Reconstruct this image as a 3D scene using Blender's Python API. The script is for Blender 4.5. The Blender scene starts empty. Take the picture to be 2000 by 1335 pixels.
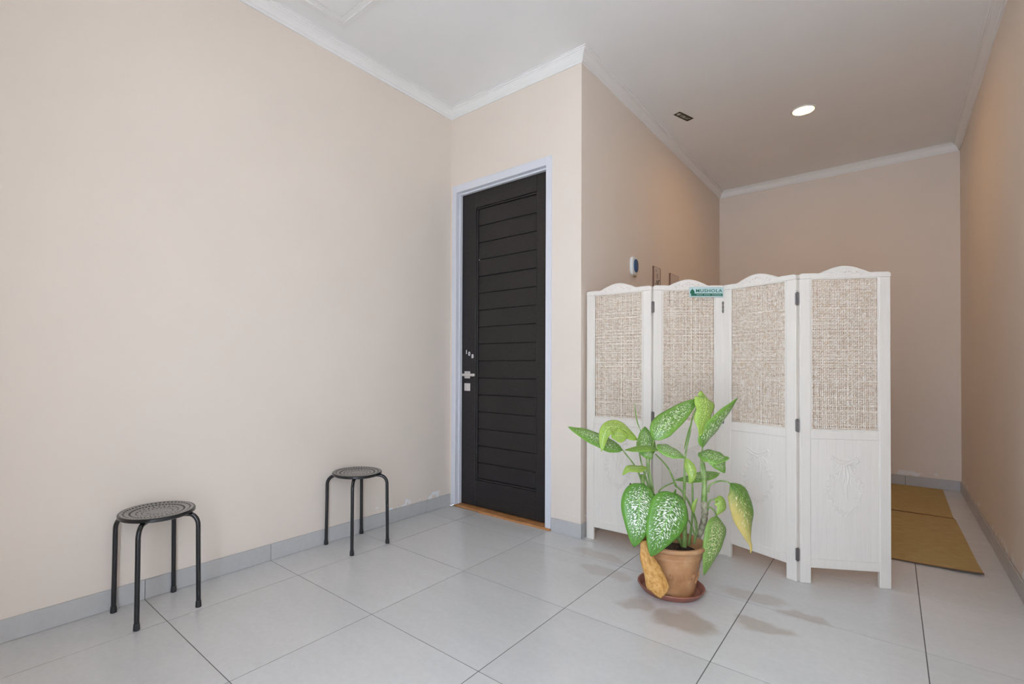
import bpy, math, random
from mathutils import Vector, Matrix
random.seed(7)
sc = bpy.context.scene
col = sc.collection
# ---------------------------------------------------------------- camera
F_PX, CX, CY, YAW, PITCH, ROLL, EYE = 954.7595, 917.1172, 706.9678, .7116, .0097, .0046, 1.0702
fw = Vector((-math.sin(YAW)*math.cos(PITCH), math.cos(YAW)*math.cos(PITCH), math.sin(PITCH)))
r0 = Vector((math.cos(YAW), math.sin(YAW), 0)); u0 = r0.cross(fw)
rt = r0*math.cos(ROLL)+u0*math.sin(ROLL); up = -r0*math.sin(ROLL)+u0*math.cos(ROLL)
cd = bpy.data.cameras.new('camera'); cam = bpy.data.objects.new('camera', cd); col.objects.link(cam)
cd.sensor_fit = 'HORIZONTAL'; cd.sensor_width = 36; cd.lens = 36*F_PX/2000
cd.shift_x = (1000-CX)/2000; cd.shift_y = (CY-667.5)/2000
cd.clip_start = .03; cd.clip_end = 200
cam.matrix_world = Matrix(((rt.x, up.x, -fw.x, 0), (rt.y, up.y, -fw.y, 0), (rt.z, up.z, -fw.z, EYE), (0, 0, 0, 1)))
sc.camera = cam
# ---------------------------------------------------------------- world, light, exposure
world = bpy.data.worlds.new('overcast_sky'); sc.world = world; world.use_nodes = True
bg = world.node_tree.nodes['Background']; bg.inputs[0].default_value = (.745, .885, 1.09, 1); bg.inputs[1].default_value = 8.0
# sun added to brighten the ceiling, set parallel to the shop front: it never enters, only its bounce off the pale ground does
sl = bpy.data.lights.new('sun', 'SUN'); sl.energy = 34; sl.angle = math.radians(1); sl.color = (.93, .98, 1.04)
so_ = bpy.data.objects.new('sun', sl); col.objects.link(so_); so_.rotation_euler = (0, math.radians(38), 0); so_.location = (0, -6, 8)
vs = sc.view_settings
vs.view_transform = 'Standard'; vs.look = 'None'; vs.gamma = 1; vs.use_curve_mapping = False; vs.exposure = 0.0
# room dimensions (metres; camera stands at x=0,y=0)
XL, YD, XC, YB, XR, ZC, YF = -2.597, 2.782, -1.475, 6.059, .464, 3.066, -.45
OPEN = (-.72, .38, 2.45)            # entrance doorway the camera stands in: x0, x1, height
# daylight enters through the front opening: a portal guides sky sampling only
pl = bpy.data.lights.new('entrance_daylight', 'AREA'); pl.shape = 'RECTANGLE'; pl.size = OPEN[1]-OPEN[0]; pl.size_y = OPEN[2]
pl.cycles.is_portal = True
po = bpy.data.objects.new('entrance_daylight', pl); col.objects.link(po)
po.location = ((OPEN[0]+OPEN[1])/2, YF-.06, OPEN[2]/2); po.rotation_euler = (math.radians(90), 0, 0)
DOWNLIGHT = 125.0

# ---------------------------------------------------------------- helpers
def mat(name, rgb, rough=.5, metal=0.0, spec=.5):
    m = bpy.data.materials.new(name); m.use_nodes = True
    b = m.node_tree.nodes['Principled BSDF']
    b.inputs['Base Color'].default_value = (*rgb, 1); b.inputs['Roughness'].default_value = rough
    b.inputs['Metallic'].default_value = metal; b.inputs['Specular IOR Level'].default_value = spec
    return m
def N(m, t, **kw):
    n = m.node_tree.nodes.new(t)
    for k, v in kw.items():
        if k.startswith('i_'):
            key = k[2:].replace('_', ' ')
            n.inputs[int(key) if key.isdigit() else key].default_value = v
        else: setattr(n, k, v)
    return n
def LK(m, a, b): m.node_tree.links.new(a, b)
def BS(m): return m.node_tree.nodes['Principled BSDF']
def mixcol(m, fac, a, b, mode='MIX'):
    n = N(m, 'ShaderNodeMix', data_type='RGBA', blend_type=mode)
    for s, v in ((0, fac), (6, a), (7, b)):
        if hasattr(v, 'links') or hasattr(v, 'is_linked'): LK(m, v, n.inputs[s])
        else: n.inputs[s].default_value = v if s == 0 else (*v, 1)
    return n.outputs[2]
def math_(m, op, a, b=None, c=None, clamp=False):
    n = N(m, 'ShaderNodeMath', operation=op, use_clamp=clamp)
    for s, v in ((0, a), (1, b), (2, c)):
        if v is None: continue
        if hasattr(v, 'is_linked'): LK(m, v, n.inputs[s])
        else: n.inputs[s].default_value = v
    return n.outputs[0]
def ramp(m, fac, stops):
    n = N(m, 'ShaderNodeValToRGB'); cr = n.color_ramp
    while len(cr.elements) < len(stops): cr.elements.new(.5)
    for e, (p, c) in zip(cr.elements, stops): e.position = p; e.color = (*c, 1)
    LK(m, fac, n.inputs[0]); return n.outputs[0]
def noise(m, vec, scale, detail=3, rough=.5):
    n = N(m, 'ShaderNodeTexNoise'); n.inputs['Scale'].default_value = scale; n.inputs['Detail'].default_value = detail
    n.inputs['Roughness'].default_value = rough
    if vec is not None: LK(m, vec, n.inputs['Vector'])
    return n.outputs['Fac']
def bump(m, h, strength=.2, dist=.002):
    n = N(m, 'ShaderNodeBump'); n.inputs['Strength'].default_value = strength; n.inputs['Distance'].default_value = dist
    LK(m, h, n.inputs['Height']); LK(m, n.outputs[0], BS(m).inputs['Normal'])
def pos(m): return N(m, 'ShaderNodeNewGeometry').outputs['Position']

class MB:
    """collects vertices and faces of one mesh object"""
    def __init__(s): s.v = []; s.f = []; s.m = []; s.uv = {}
    def add(s, vs_, fs, mi=0):
        o = len(s.v); s.v += [tuple(v) for v in vs_]; s.f += [tuple(i+o for i in f) for f in fs]; s.m += [mi]*len(fs); return o
    def box(s, x0, x1, y0, y1, z0, z1, mi=0, bev=0):
        if bev <= 0:
            s.add([(x, y, z) for z in (z0, z1) for y in (y0, y1) for x in (x0, x1)],
                  [(0, 2, 3, 1), (4, 5, 7, 6), (0, 1, 5, 4), (1, 3, 7, 5), (3, 2, 6, 7), (2, 0, 4, 6)], mi); return
        c = Vector(((x0+x1)/2, (y0+y1)/2, (z0+z1)/2)); h = Vector(((x1-x0)/2, (y1-y0)/2, (z1-z0)/2)); b = min(bev, .45*min(h))
        vv = []; idx = {}
        for sx in (-1, 1):
            for sy in (-1, 1):
                for sz in (-1, 1):
                    for a in range(3):
                        p = [h[0]-b, h[1]-b, h[2]-b]; p[a] = h[a]
                        idx[(sx, sy, sz, a)] = len(vv); vv.append((c[0]+sx*p[0], c[1]+sy*p[1], c[2]+sz*p[2]))
        ff = []
        for a in range(3):
            o = [i for i in range(3) if i != a]
            for sg in (-1, 1):
                q = []
                for s1, s2 in ((-1, -1), (1, -1), (1, 1), (-1, 1)):
                    k = [0, 0, 0]; k[a] = sg; k[o[0]] = s1; k[o[1]] = s2; q.append(idx[(*k, a)])
                flip = (sg < 0) ^ (a == 1); ff.append(tuple(reversed(q)) if flip else tuple(q))
        for a in range(3):
            o = [i for i in range(3) if i != a]
            for s1 in (-1, 1):
                for s2 in (-1, 1):
                    def K(e, w):
                        k = [0, 0, 0]; k[a] = e; k[o[0]] = s1; k[o[1]] = s2; return idx[(*k, w)]
                    q = (K(-1, o[0]), K(1, o[0]), K(1, o[1]), K(-1, o[1])); ff.append(q)
        for sx in (-1, 1):
            for sy in (-1, 1):
                for sz in (-1, 1): ff.append(tuple(idx[(sx, sy, sz, a)] for a in range(3)))
        ff2 = []
        for f in ff:      # orient outward
            P = [Vector(vv[i]) for i in f]; n = (P[1]-P[0]).cross(P[2]-P[0]); g = sum(P, Vector())/len(P)-c
            ff2.append(tuple(reversed(f)) if n.dot(g) < 0 else f)
        s.add(vv, ff2, mi)
    def tube(s, pts, r, n=10, mi=0, cap=True, closed=False, r1=None, flat=1.0, nrm=None):
        pts = [Vector(p) for p in pts]; k = len(pts); rings = []
        prev = None
        for i, p in enumerate(pts):
            if closed: t = pts[(i+1) % k]-pts[i-1]
            else: t = pts[min(i+1, k-1)]-pts[max(i-1, 0)]
            t.normalize()
            if nrm is not None: a = Vector(nrm)
            elif prev is None: a = Vector((0, 0, 1)) if abs(t.z) < .9 else Vector((1, 0, 0))
            else: a = prev
            x = (a-t*a.dot(t)).normalized(); y = t.cross(x); prev = x
            rr = r if r1 is None else r+(r1-r)*i/(k-1)
            if callable(r): rr = r(i/(k-1))
            rings.append([p+x*rr*flat*math.cos(2*math.pi*j/n)+y*rr*math.sin(2*math.pi*j/n) for j in range(n)])
        vv = [v for q in rings for v in q]; ff = []
        for i in range(k if closed else k-1):
            b = (i+1) % k
            for j in range(n): ff.append((i*n+j, i*n+(j+1) % n, b*n+(j+1) % n, b*n+j))
        if cap and not closed: ff.append(tuple(reversed(range(n)))); ff.append(tuple((k-1)*n+j for j in range(n)))
        s.add(vv, ff, mi)
    def lathe(s, prof, c=(0, 0, 0), n=48, mi=0, close=False):
        vv = []; ff = []; k = len(prof)
        for r, z in prof:
            for j in range(n):
                a = 2*math.pi*j/n; vv.append((c[0]+r*math.cos(a), c[1]+r*math.sin(a), c[2]+z))
        for i in range(k-1):
            for j in range(n): ff.append((i*n+j, i*n+(j+1) % n, (i+1)*n+(j+1) % n, (i+1)*n+j))
        if prof[0][0] > 1e-6 and close: ff.append(tuple(reversed(range(n))))
        if prof[-1][0] > 1e-6 and close: ff.append(tuple((k-1)*n+j for j in range(n)))
        s.add(vv, ff, mi)
    def prism(s, poly, axis, a, b, mi=0):
        """polygon (list of 2d) extruded along axis from a to b; 2d axes are the other two in order"""
        n = len(poly)
        def P(q, h):
            o = [0, 0, 0]; i = 0
            for ax in range(3):
                if ax == axis: o[ax] = h
                else: o[ax] = q[i]; i += 1
            return tuple(o)
        vv = [P(q, a) for q in poly]+[P(q, b) for q in poly]
        ff = [tuple(range(n)), tuple(reversed(range(n, 2*n)))]+[(i, i+n, (i+1) % n+n, (i+1) % n) for i in range(n)]
        s.add(vv, ff, mi)
    def blob(s, c, rx, ry, rz, rot=None, n=8, m=5, mi=0):
        c = Vector(c); vv = []; ff = []
        for i in range(m+1):
            th = math.pi*i/m
            for j in range(n):
                a = 2*math.pi*j/n; p = Vector((rx*math.sin(th)*math.cos(a), ry*math.sin(th)*math.sin(a), rz*math.cos(th)))
                if rot is not None: p = rot @ p
                vv.append(c+p)
        for i in range(m):
            for j in range(n): ff.append((i*n+j, (i+1)*n+j, (i+1)*n+(j+1) % n, i*n+(j+1) % n))
        s.add(vv, ff, mi)
    def mesh(s, name, mats, smooth=False, uvs=None, fix=True):
        import bmesh
        me = bpy.data.meshes.new(name); me.from_pydata(s.v, [], s.f)
        for q in (mats if isinstance(mats, (list, tuple)) else [mats]): me.materials.append(q)
        me.polygons.foreach_set('material_index', s.m)
        if uvs:
            l = me.uv_layers.new(name='UVMap')
            for lp in me.loops: l.data[lp.index].uv = uvs[lp.vertex_index]
        if fix:
            bm = bmesh.new(); bm.from_mesh(me); bmesh.ops.recalc_face_normals(bm, faces=bm.faces); bm.to_mesh(me); bm.free()
        if smooth:
            me.polygons.foreach_set('use_smooth', [True]*len(me.polygons))
            try: me.set_sharp_from_angle(angle=math.radians(38))
            except Exception: pass
        me.update(); return me
    def build(s, name, mats, parent=None, loc=None, smooth=False, uvs=None, fix=True):
        return link(name, s.mesh(name, mats, smooth, uvs, fix), parent, loc)
def link(name, me, parent=None, loc=None):
    o = bpy.data.objects.new(name, me); col.objects.link(o)
    if loc is not None: o.location = loc
    if parent is not None: o.parent = parent
    return o
def empty(name, loc=(0, 0, 0), rz=0):
    o = bpy.data.objects.new(name, None); col.objects.link(o); o.location = loc; o.rotation_euler = (0, 0, rz); o.empty_display_size = .1; return o
def tag(o, label=None, cat=None, group=None, kind=None):
    for k, v in (('label', label), ('category', cat), ('group', group), ('kind', kind)):
        if v: o[k] = v
    return o
def copy_tree(o, parent=None):
    c = o.copy(); col.objects.link(c)
    if parent is not None: c.parent = parent
    for ch in list(o.children): copy_tree(ch, c)
    return c
def text_mesh(txt, size, extr, name, m, bold=0.0, spacing=1.0):
    cu = bpy.data.curves.new(name, 'FONT'); cu.body = txt; cu.size = size; cu.extrude = extr; cu.offset = bold
    cu.align_x = 'CENTER'; cu.align_y = 'CENTER'; cu.space_character = spacing; cu.resolution_u = 3
    t = bpy.data.objects.new(name, cu); col.objects.link(t)
    bpy.context.view_layer.update()
    me = bpy.data.meshes.new_from_object(t.evaluated_get(bpy.context.evaluated_depsgraph_get()))
    bpy.data.objects.remove(t); me.materials.clear(); me.materials.append(m); return me
def catmull(P, n):
    P = [Vector(p) for p in P]; out = []
    Q = [P[0]*2-P[1]]+P+[P[-1]*2-P[-2]]
    segs = len(P)-1
    for k in range(n+1):
        u = k/n*segs; i = min(int(u), segs-1); t = u-i
        a, b, c, d = Q[i:i+4]
        out.append(.5*((2*b)+(c-a)*t+(2*a-5*b+4*c-d)*t*t+(3*b-a-3*c+d)*t**3))
    return out

# ---------------------------------------------------------------- materials
def paint(name, rgb, patch=False):
    m = mat(name, rgb, .62, spec=.3); p = pos(m)
    n1 = noise(m, p, 1.7, 2, .55)
    c = mixcol(m, n1, tuple(v*.965 for v in rgb), tuple(min(1, v*1.03) for v in rgb))
    if patch:       # filler rubbed on above the skirting
        sep = N(m, 'ShaderNodeSeparateXYZ'); LK(m, p, sep.inputs[0])
        low = math_(m, 'LESS_THAN', sep.outputs[2], .135)
        yy = math_(m, 'MULTIPLY', math_(m, 'GREATER_THAN', sep.outputs[1], 1.85), low)
        k = math_(m, 'GREATER_THAN', noise(m, p, 11, 4, .6), .56)
        c = mixcol(m, math_(m, 'MULTIPLY', yy, k), c, (.92, .905, .885))
    LK(m, c, BS(m).inputs['Base Color'])
    return m
M = {}
M['wall'] = paint('cream_wall_paint', (.845, .745, .652), True)
M['ceil'] = paint('white_ceiling_paint', (.92, .905, .885))
M['mould'] = mat('white_gypsum_moulding', (.90, .88, .85), .5)
def tile_mat(name, base, rough, stains):
    m = mat(name, base, rough); p = pos(m)
    oi = N(m, 'ShaderNodeObjectInfo')
    v = math_(m, 'MULTIPLY_ADD', oi.outputs['Random'], .08, .96)
    mp = N(m, 'ShaderNodeMapping'); LK(m, p, mp.inputs[0]); mp.inputs['Scale'].default_value = (1, 3.2, 1)
    n1 = noise(m, mp.outputs[0], 3.0, 3, .62); n2 = noise(m, p, 42, 2, .6)
    c = ramp(m, n1, [(.3, tuple(b*.96 for b in base)), (.7, tuple(b*1.02 for b in base))])
    c = mixcol(m, .35, c, ramp(m, n2, [(.35, tuple(b*.93 for b in base)), (.65, tuple(b*1.04 for b in base))]))
    hs = N(m, 'ShaderNodeHueSaturation'); LK(m, c, hs.inputs['Color']); LK(m, v, hs.inputs['Value']); c = hs.outputs[0]
    rr = math_(m, 'MULTIPLY_ADD', n1, .12, rough-.06)
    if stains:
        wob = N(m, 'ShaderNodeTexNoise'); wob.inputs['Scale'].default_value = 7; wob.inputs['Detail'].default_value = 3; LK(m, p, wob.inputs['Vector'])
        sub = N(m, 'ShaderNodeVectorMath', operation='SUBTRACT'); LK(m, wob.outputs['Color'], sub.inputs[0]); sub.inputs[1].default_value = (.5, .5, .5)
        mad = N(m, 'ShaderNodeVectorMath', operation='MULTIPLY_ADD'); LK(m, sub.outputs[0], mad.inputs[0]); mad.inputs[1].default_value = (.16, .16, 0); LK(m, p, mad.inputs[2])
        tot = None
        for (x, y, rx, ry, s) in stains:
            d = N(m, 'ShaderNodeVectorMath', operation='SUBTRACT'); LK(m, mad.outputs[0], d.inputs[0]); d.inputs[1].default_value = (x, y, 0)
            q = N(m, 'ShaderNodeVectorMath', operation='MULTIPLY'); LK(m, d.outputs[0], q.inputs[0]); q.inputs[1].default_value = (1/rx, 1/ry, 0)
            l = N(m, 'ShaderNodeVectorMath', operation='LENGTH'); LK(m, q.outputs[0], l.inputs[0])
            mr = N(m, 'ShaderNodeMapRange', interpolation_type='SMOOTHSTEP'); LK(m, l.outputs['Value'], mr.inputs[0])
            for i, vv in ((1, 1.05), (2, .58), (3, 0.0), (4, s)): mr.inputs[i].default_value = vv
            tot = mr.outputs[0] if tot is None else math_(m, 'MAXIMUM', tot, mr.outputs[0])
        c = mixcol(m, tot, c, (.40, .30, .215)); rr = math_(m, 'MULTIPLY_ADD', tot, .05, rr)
    LK(m, c, BS(m).inputs['Base Color']); LK(m, rr, BS(m).inputs['Roughness'])
    return m
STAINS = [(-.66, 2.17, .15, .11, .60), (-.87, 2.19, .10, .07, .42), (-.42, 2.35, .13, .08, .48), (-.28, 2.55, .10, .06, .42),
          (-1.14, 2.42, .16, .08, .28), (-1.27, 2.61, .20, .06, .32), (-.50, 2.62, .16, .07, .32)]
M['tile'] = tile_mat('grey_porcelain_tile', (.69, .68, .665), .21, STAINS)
M['skirt'] = tile_mat('grey_skirting_tile', (.54, .53, .52), .38, None)
M['grout'] = mat('dark_grout', (.17, .16, .15), .9)
def wood_dark():
    m = mat('dark_stained_door_wood', (.022, .018, .017), .42)
    p = pos(m); mp = N(m, 'ShaderNodeMapping'); LK(m, p, mp.inputs[0]); mp.inputs['Scale'].default_value = (3, 3, 26)
    n = noise(m, mp.outputs[0], 7, 5, .6)
    LK(m, ramp(m, n, [(.3, (.011, .009, .009)), (.7, (.026, .021, .020))]), BS(m).inputs['Base Color']); bump(m, n, .15, .001); return m
M['door'] = wood_dark()
M['frame'] = mat('pale_blue_white_frame_paint', (.77, .775, .82), .35)
M['orange'] = mat('orange_threshold_tile', (.56, .25, .085), .4)
mm = M['orange']; LK(mm, ramp(mm, noise(mm, pos(mm), 20, 4), [(.3, (.45, .19, .06)), (.7, (.64, .31, .12))]), BS(mm).inputs['Base Color'])
M['steel'] = mat('brushed_nickel', (.80, .76, .72), .35, .6)
M['white'] = mat('white_plastic', (.82, .82, .80), .35)
M['black'] = mat('black_gloss_paint', (.012, .012, .013), .2, spec=.6)
M['seat'] = mat('black_seat_paint_sheen_in_colour', (.11, .105, .098), .34, spec=.8); BS(M['seat']).inputs['Coat Weight'].default_value = 1.0; BS(M['seat']).inputs['Coat Roughness'].default_value = .2  # black paint; base greyed to carry the wall's reflection on the seat top
M['rubber'] = mat('black_rubber', (.02, .02, .021), .6)
def screen_paint():
    m = mat('cream_screen_paint', (.83, .795, .75), .5); p = pos(m)
    mp = N(m, 'ShaderNodeMapping'); LK(m, p, mp.inputs[0]); mp.inputs['Scale'].default_value = (30, 30, 2)
    LK(m, ramp(m, noise(m, mp.outputs[0], 3, 4), [(.3, (.80, .735, .655)), (.65, (.825, .765, .69))]), BS(m).inputs['Base Color'])
    bump(m, noise(m, mp.outputs[0], 8, 3), .04, .001); return m
M['screen'] = screen_paint()
def cane():
    m = mat('whitewashed_cane', (.62, .52, .40), .6); p = pos(m)
    mp = N(m, 'ShaderNodeMapping'); LK(m, p, mp.inputs[0]); mp.inputs['Scale'].default_value = (26, 26, 40)
    LK(m, ramp(m, noise(m, mp.outputs[0], 2.4, 2), [(.33, (.64, .50, .36)), (.5, (.78, .67, .55)), (.68, (.86, .79, .70))]), BS(m).inputs['Base Color']); return m
M['cane'] = cane()
M['hinge'] = mat('tarnished_hinge_steel', (.16, .14, .13), .5, .8)
M['terracotta'] = mat('terracotta_pot_plastic', (.50, .27, .15), .5)
mm = M['terracotta']; LK(mm, ramp(mm, noise(mm, pos(mm), 14, 5), [(.3, (.42, .20, .085)), (.55, (.55, .285, .13)), (.75, (.62, .38, .20))]), BS(mm).inputs['Base Color'])
M['saucer'] = mat('reddish_saucer_plastic', (.36, .13, .085), .4)
M['soil'] = mat('damp_potting_soil', (.045, .028, .02), .95)
mm = M['soil']; nn = noise(mm, pos(mm), 70, 4); LK(mm, ramp(mm, nn, [(.35, (.02, .013, .01)), (.7, (.11, .07, .05))]), BS(mm).inputs['Base Color']); bump(mm, nn, .8, .006)
def leaf_mat(name, g0, g1, spot, amount, edge=.0, kind='speck'):
    m = mat(name, g0, .38); uv = N(m, 'ShaderNodeUVMap'); uv.uv_map = 'UVMap'
    sp = N(m, 'ShaderNodeSeparateXYZ'); LK(m, uv.outputs[0], sp.inputs[0])
    u = math_(m, 'ABSOLUTE', math_(m, 'MULTIPLY_ADD', sp.outputs[0], 2.0, -1.0)); v = sp.outputs[1]
    oi = N(m, 'ShaderNodeObjectInfo')
    seed = math_(m, 'MULTIPLY', oi.outputs['Random'], 37.0)
    # side veins sweep forward from the midrib: skew v by |u|
    sk = math_(m, 'SUBTRACT', v, math_(m, 'MULTIPLY', u, .16))
    cmb = N(m, 'ShaderNodeCombineXYZ'); LK(m, math_(m, 'MULTIPLY', u, 7.0), cmb.inputs[0]); LK(m, math_(m, 'MULTIPLY', sk, 66.0), cmb.inputs[1]); LK(m, math_(m, 'ADD', seed, math_(m, 'MULTIPLY', math_(m, 'GREATER_THAN', sp.outputs[0], .5), 9.0)), cmb.inputs[2])
    n = noise(m, cmb.outputs[0], 1.0, 2, .5)
    zone = math_(m, 'MULTIPLY', math_(m, 'SUBTRACT', 1.0, math_(m, 'POWER', u, 3.0)), math_(m, 'SUBTRACT', 1.0, math_(m, 'POWER', math_(m, 'ABSOLUTE', math_(m, 'MULTIPLY_ADD', v, 2.0, -.96)), 4.0)), clamp=True)
    thr = math_(m, 'SUBTRACT', .79, math_(m, 'MULTIPLY', zone, amount))
    mask = N(m, 'ShaderNodeMapRange'); LK(m, math_(m, 'SUBTRACT', n, thr), mask.inputs[0]); mask.inputs[1].default_value = 0; mask.inputs[2].default_value = .05
    big = noise(m, cmb.outputs[0], .22, 2)
    c = mixcol(m, big, g0, g1)
    rim = math_(m, 'POWER', u, 2.0)
    c = mixcol(m, math_(m, 'MULTIPLY', rim, .75), c, tuple(x*1.5 for x in g1))
    if kind == 'yellow':
        y = N(m, 'ShaderNodeMapRange', interpolation_type='SMOOTHSTEP'); LK(m, math_(m, 'ADD', math_(m, 'SUBTRACT', v, math_(m, 'MULTIPLY', math_(m, 'SUBTRACT', 1.0, sp.outputs[0]), .5)), math_(m, 'MULTIPLY', big, .2)), y.inputs[0]); y.inputs[1].default_value = -.02; y.inputs[2].default_value = .50
        c = mixcol(m, y.outputs[0], c, (.66, .52, .16))
    c = mixcol(m, mask.outputs[0], c, spot)
    rib = math_(m, 'LESS_THAN', u, .045)
    c = mixcol(m, math_(m, 'MULTIPLY', rib, .5), c, tuple(min(1, x*1.9) for x in g1))
    LK(m, c, BS(m).inputs['Base Color'])
    wv = math_(m, 'SINE', math_(m, 'MULTIPLY', sk, 85.0)); bump(m, wv, .12, .002)
    return m
M['speck'] = leaf_mat('speckled_green_leaf', (.075, .185, .026), (.17, .33, .05), (.78, .83, .60), .262)
M['speck2'] = leaf_mat('olive_speckled_leaf', (.09, .19, .035), (.20, .33, .065), (.74, .72, .42), .275)
M['white'+'leaf'] = leaf_mat('white_flecked_leaf', (.042, .135, .018), (.115, .28, .035), (.90, .93, .82), .285)
M['pale'] = leaf_mat('young_lime_leaf', (.21, .36, .045), (.32, .46, .075), (.72, .78, .42), .235)
M['green'] = leaf_mat('plain_green_leaf', (.11, .24, .03), (.18, .33, .05), (.5, .66, .3), .17)
M['yellow'] = leaf_mat('yellowing_leaf', (.075, .18, .03), (.13, .25, .04), (.70, .70, .40), .22, kind='yellow')
def dry_leaf():
    m = mat('withered_orange_leaf', (.62, .30, .07), .6); uv = N(m, 'ShaderNodeUVMap'); uv.uv_map = 'UVMap'
    mp = N(m, 'ShaderNodeMapping'); LK(m, uv.outputs[0], mp.inputs[0]); mp.inputs['Scale'].default_value = (3.5, 6, 1)
    n = noise(m, mp.outputs[0], 1.6, 6, .7)
    LK(m, ramp(m, n, [(.3, (.40, .17, .03)), (.5, (.66, .34, .09)), (.7, (.78, .52, .22))]), BS(m).inputs['Base Color']); bump(m, n, .5, .004); return m
M['dry'] = dry_leaf()
M['stem'] = mat('pale_green_stem', (.27, .40, .12), .45)
mm = M['stem']; LK(mm, ramp(mm, noise(mm, pos(mm), 30, 3), [(.35, (.17, .30, .06)), (.65, (.36, .48, .18))]), BS(mm).inputs['Base Color'])
M['woody'] = mat('ringed_woody_stem', (.38, .34, .22), .8)
mm = M['woody']; LK(mm, ramp(mm, noise(mm, pos(mm), 45, 3), [(.35, (.16, .13, .08)), (.6, (.45, .42, .28))]), BS(mm).inputs['Base Color'])
def straw():
    m = mat('woven_straw', (.42, .28, .09), .75); p = pos(m)
    mp = N(m, 'ShaderNodeMapping'); LK(m, p, mp.inputs[0]); mp.inputs['Scale'].default_value = (10, 80, 1)
    n = noise(m, mp.outputs[0], 1.6, 3); n2 = noise(m, p, 5, 4)
    c = ramp(m, n, [(.3, (.36, .23, .06)), (.7, (.60, .43, .16))]); c = mixcol(m, math_(m, 'MULTIPLY', n2, .5), c, (.50, .40, .20))
    LK(m, c, BS(m).inputs['Base Color'])
    w = N(m, 'ShaderNodeTexChecker'); w.inputs['Scale'].default_value = 90; LK(m, p, w.inputs[0]); bump(m, w.outputs['Fac'], .25, .001); return m
M['straw'] = straw()
M['strawedge'] = mat('dark_mat_binding', (.16, .08, .04), .8)
M['blue'] = mat('dark_blue_plastic', (.008, .085, .25), .25)
M['brownwood'] = mat('brown_frame_wood', (.25, .13, .085), .5)
M['paper'] = mat('cream_paper', (.66, .56, .50), .7)
M['ink'] = mat('black_ink', (.02, .018, .018), .6)
M['pink'] = mat('faded_pink_print', (.42, .24, .22), .7)
M['acrylic'] = mat('pale_aqua_acrylic', (.60, .76, .75), .15); BS(M['acrylic']).inputs['Transmission Weight'].default_value = .12
M['signgreen'] = mat('dark_green_print', (.012, .15, .085), .4)
M['kiblat'] = mat('blackish_green_sticker', (.012, .018, .008), .45)
M['letter'] = mat('pale_grey_print', (.55, .58, .48), .5)
M['digit'] = mat('white_number_vinyl', (.85, .85, .83), .4)
M['concrete'] = mat('street_concrete', (.60, .60, .60), .9)
mm = bpy.data.materials.new('downlight_diffuser'); mm.use_nodes = True; nt = mm.node_tree; nt.nodes.clear()
e = nt.nodes.new('ShaderNodeEmission'); e.inputs[0].default_value = (1, .55, .18, 1); e.inputs[1].default_value = DOWNLIGHT
oo = nt.nodes.new('ShaderNodeOutputMaterial'); nt.links.new(e.outputs[0], oo.inputs[0]); M['glow'] = mm

# ================================================================ STRUCTURE
TH = .14
def struct(o, label, cat): return tag(o, label, cat, kind='structure')
b = MB(); b.box(XL-TH, XL, YF, YD+TH, 0, ZC)
struct(b.build('wall_left', M['wall']), 'long plain cream wall behind the two black stools', 'wall')
# wall with the door opening
DX0, DX1, DZ = -2.580, -1.689, 2.469
b = MB()
b.box(XL, DX0, YD, YD+TH, 0, ZC); b.box(DX1, XC, YD, YD+TH, 0, ZC); b.box(DX0, DX1, YD, YD+TH, DZ, ZC); b.box(DX0, DX1, YD+TH-.025, YD+TH, 0, DZ)  # last box: unseen backing added behind the leaf to block a light leak
struct(b.build('wall_middle', M['wall']), 'short cream wall holding the dark door', 'wall')
b = MB(); b.box(XC-TH, XC, YD+TH, YB, 0, ZC)
struct(b.build('wall_inner', M['wall']), 'cream side wall of the niche with small plaques above the screen', 'wall')
b = MB(); b.box(XC-TH, XR+TH, YB, YB+TH, 0, ZC)
struct(b.build('wall_back', M['wall']), 'shaded wall at the far end of the niche', 'wall')
b = MB(); b.box(XR, XR+TH, YF-TH, YB, 0, ZC)
struct(b.build('wall_right', M['wall']), 'shaded cream wall at the right edge of the photo', 'wall')
b = MB(); x0, x1, zt = OPEN
b.box(XL-TH, x0, YF-TH, YF, 0, ZC); b.box(x1, XR, YF-TH, YF, 0, ZC); b.box(x0, x1, YF-TH, YF, zt, ZC)
struct(b.build('wall_front', M['wall']), 'wall with the wide open entrance behind the camera', 'wall')
b = MB(); b.box(XL-TH, XR+TH, YF-TH, YD+TH, ZC, ZC+.12); b.box(XC-TH, XR+TH, YD+TH, YB+TH, ZC, ZC+.12)
ceiling = struct(b.build('ceiling', M['ceil']), 'flat white plaster ceiling with crown moulding', 'ceiling')
b = MB(); b.box(-30, 30, -40, YF-TH, -.16, -.06)
struct(b.build('ground', M['concrete']), 'pale concrete ground outside the entrance', 'ground')
# floor: grout bed with single tiles
b = MB(); b.box(XL-TH, XR+TH, YF-TH, YD, -.06, -.0011); b.box(XC-TH, XR+TH, YD, YB+TH, -.06, -.0011); b.box(DX0, DX1, YD, YD+TH, -.06, -.0011)
floor = struct(b.build('floor', M['grout']), 'floor of large light grey porcelain tiles', 'floor')
TX, TY, TS, GAP = -.5033, .7349, .6, .0036
full = None
def tile(x0, x1, y0, y1):
    global full
    w, d = x1-x0-GAP, y1-y0-GAP
    if w < .01 or d < .01: return
    isfull = abs(w-TS+GAP) < 1e-4 and abs(d-TS+GAP) < 1e-4
    if isfull and full is not None: me = full
    else:
        q = MB(); q.box(-w/2, w/2, -d/2, d/2, -.008, 0, bev=.0003); me = q.mesh('floor_tile', M['tile'])
        if isfull: full = me
    link('floor_tile', me, floor, ((x0+x1)/2, (y0+y1)/2, 0))
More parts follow.
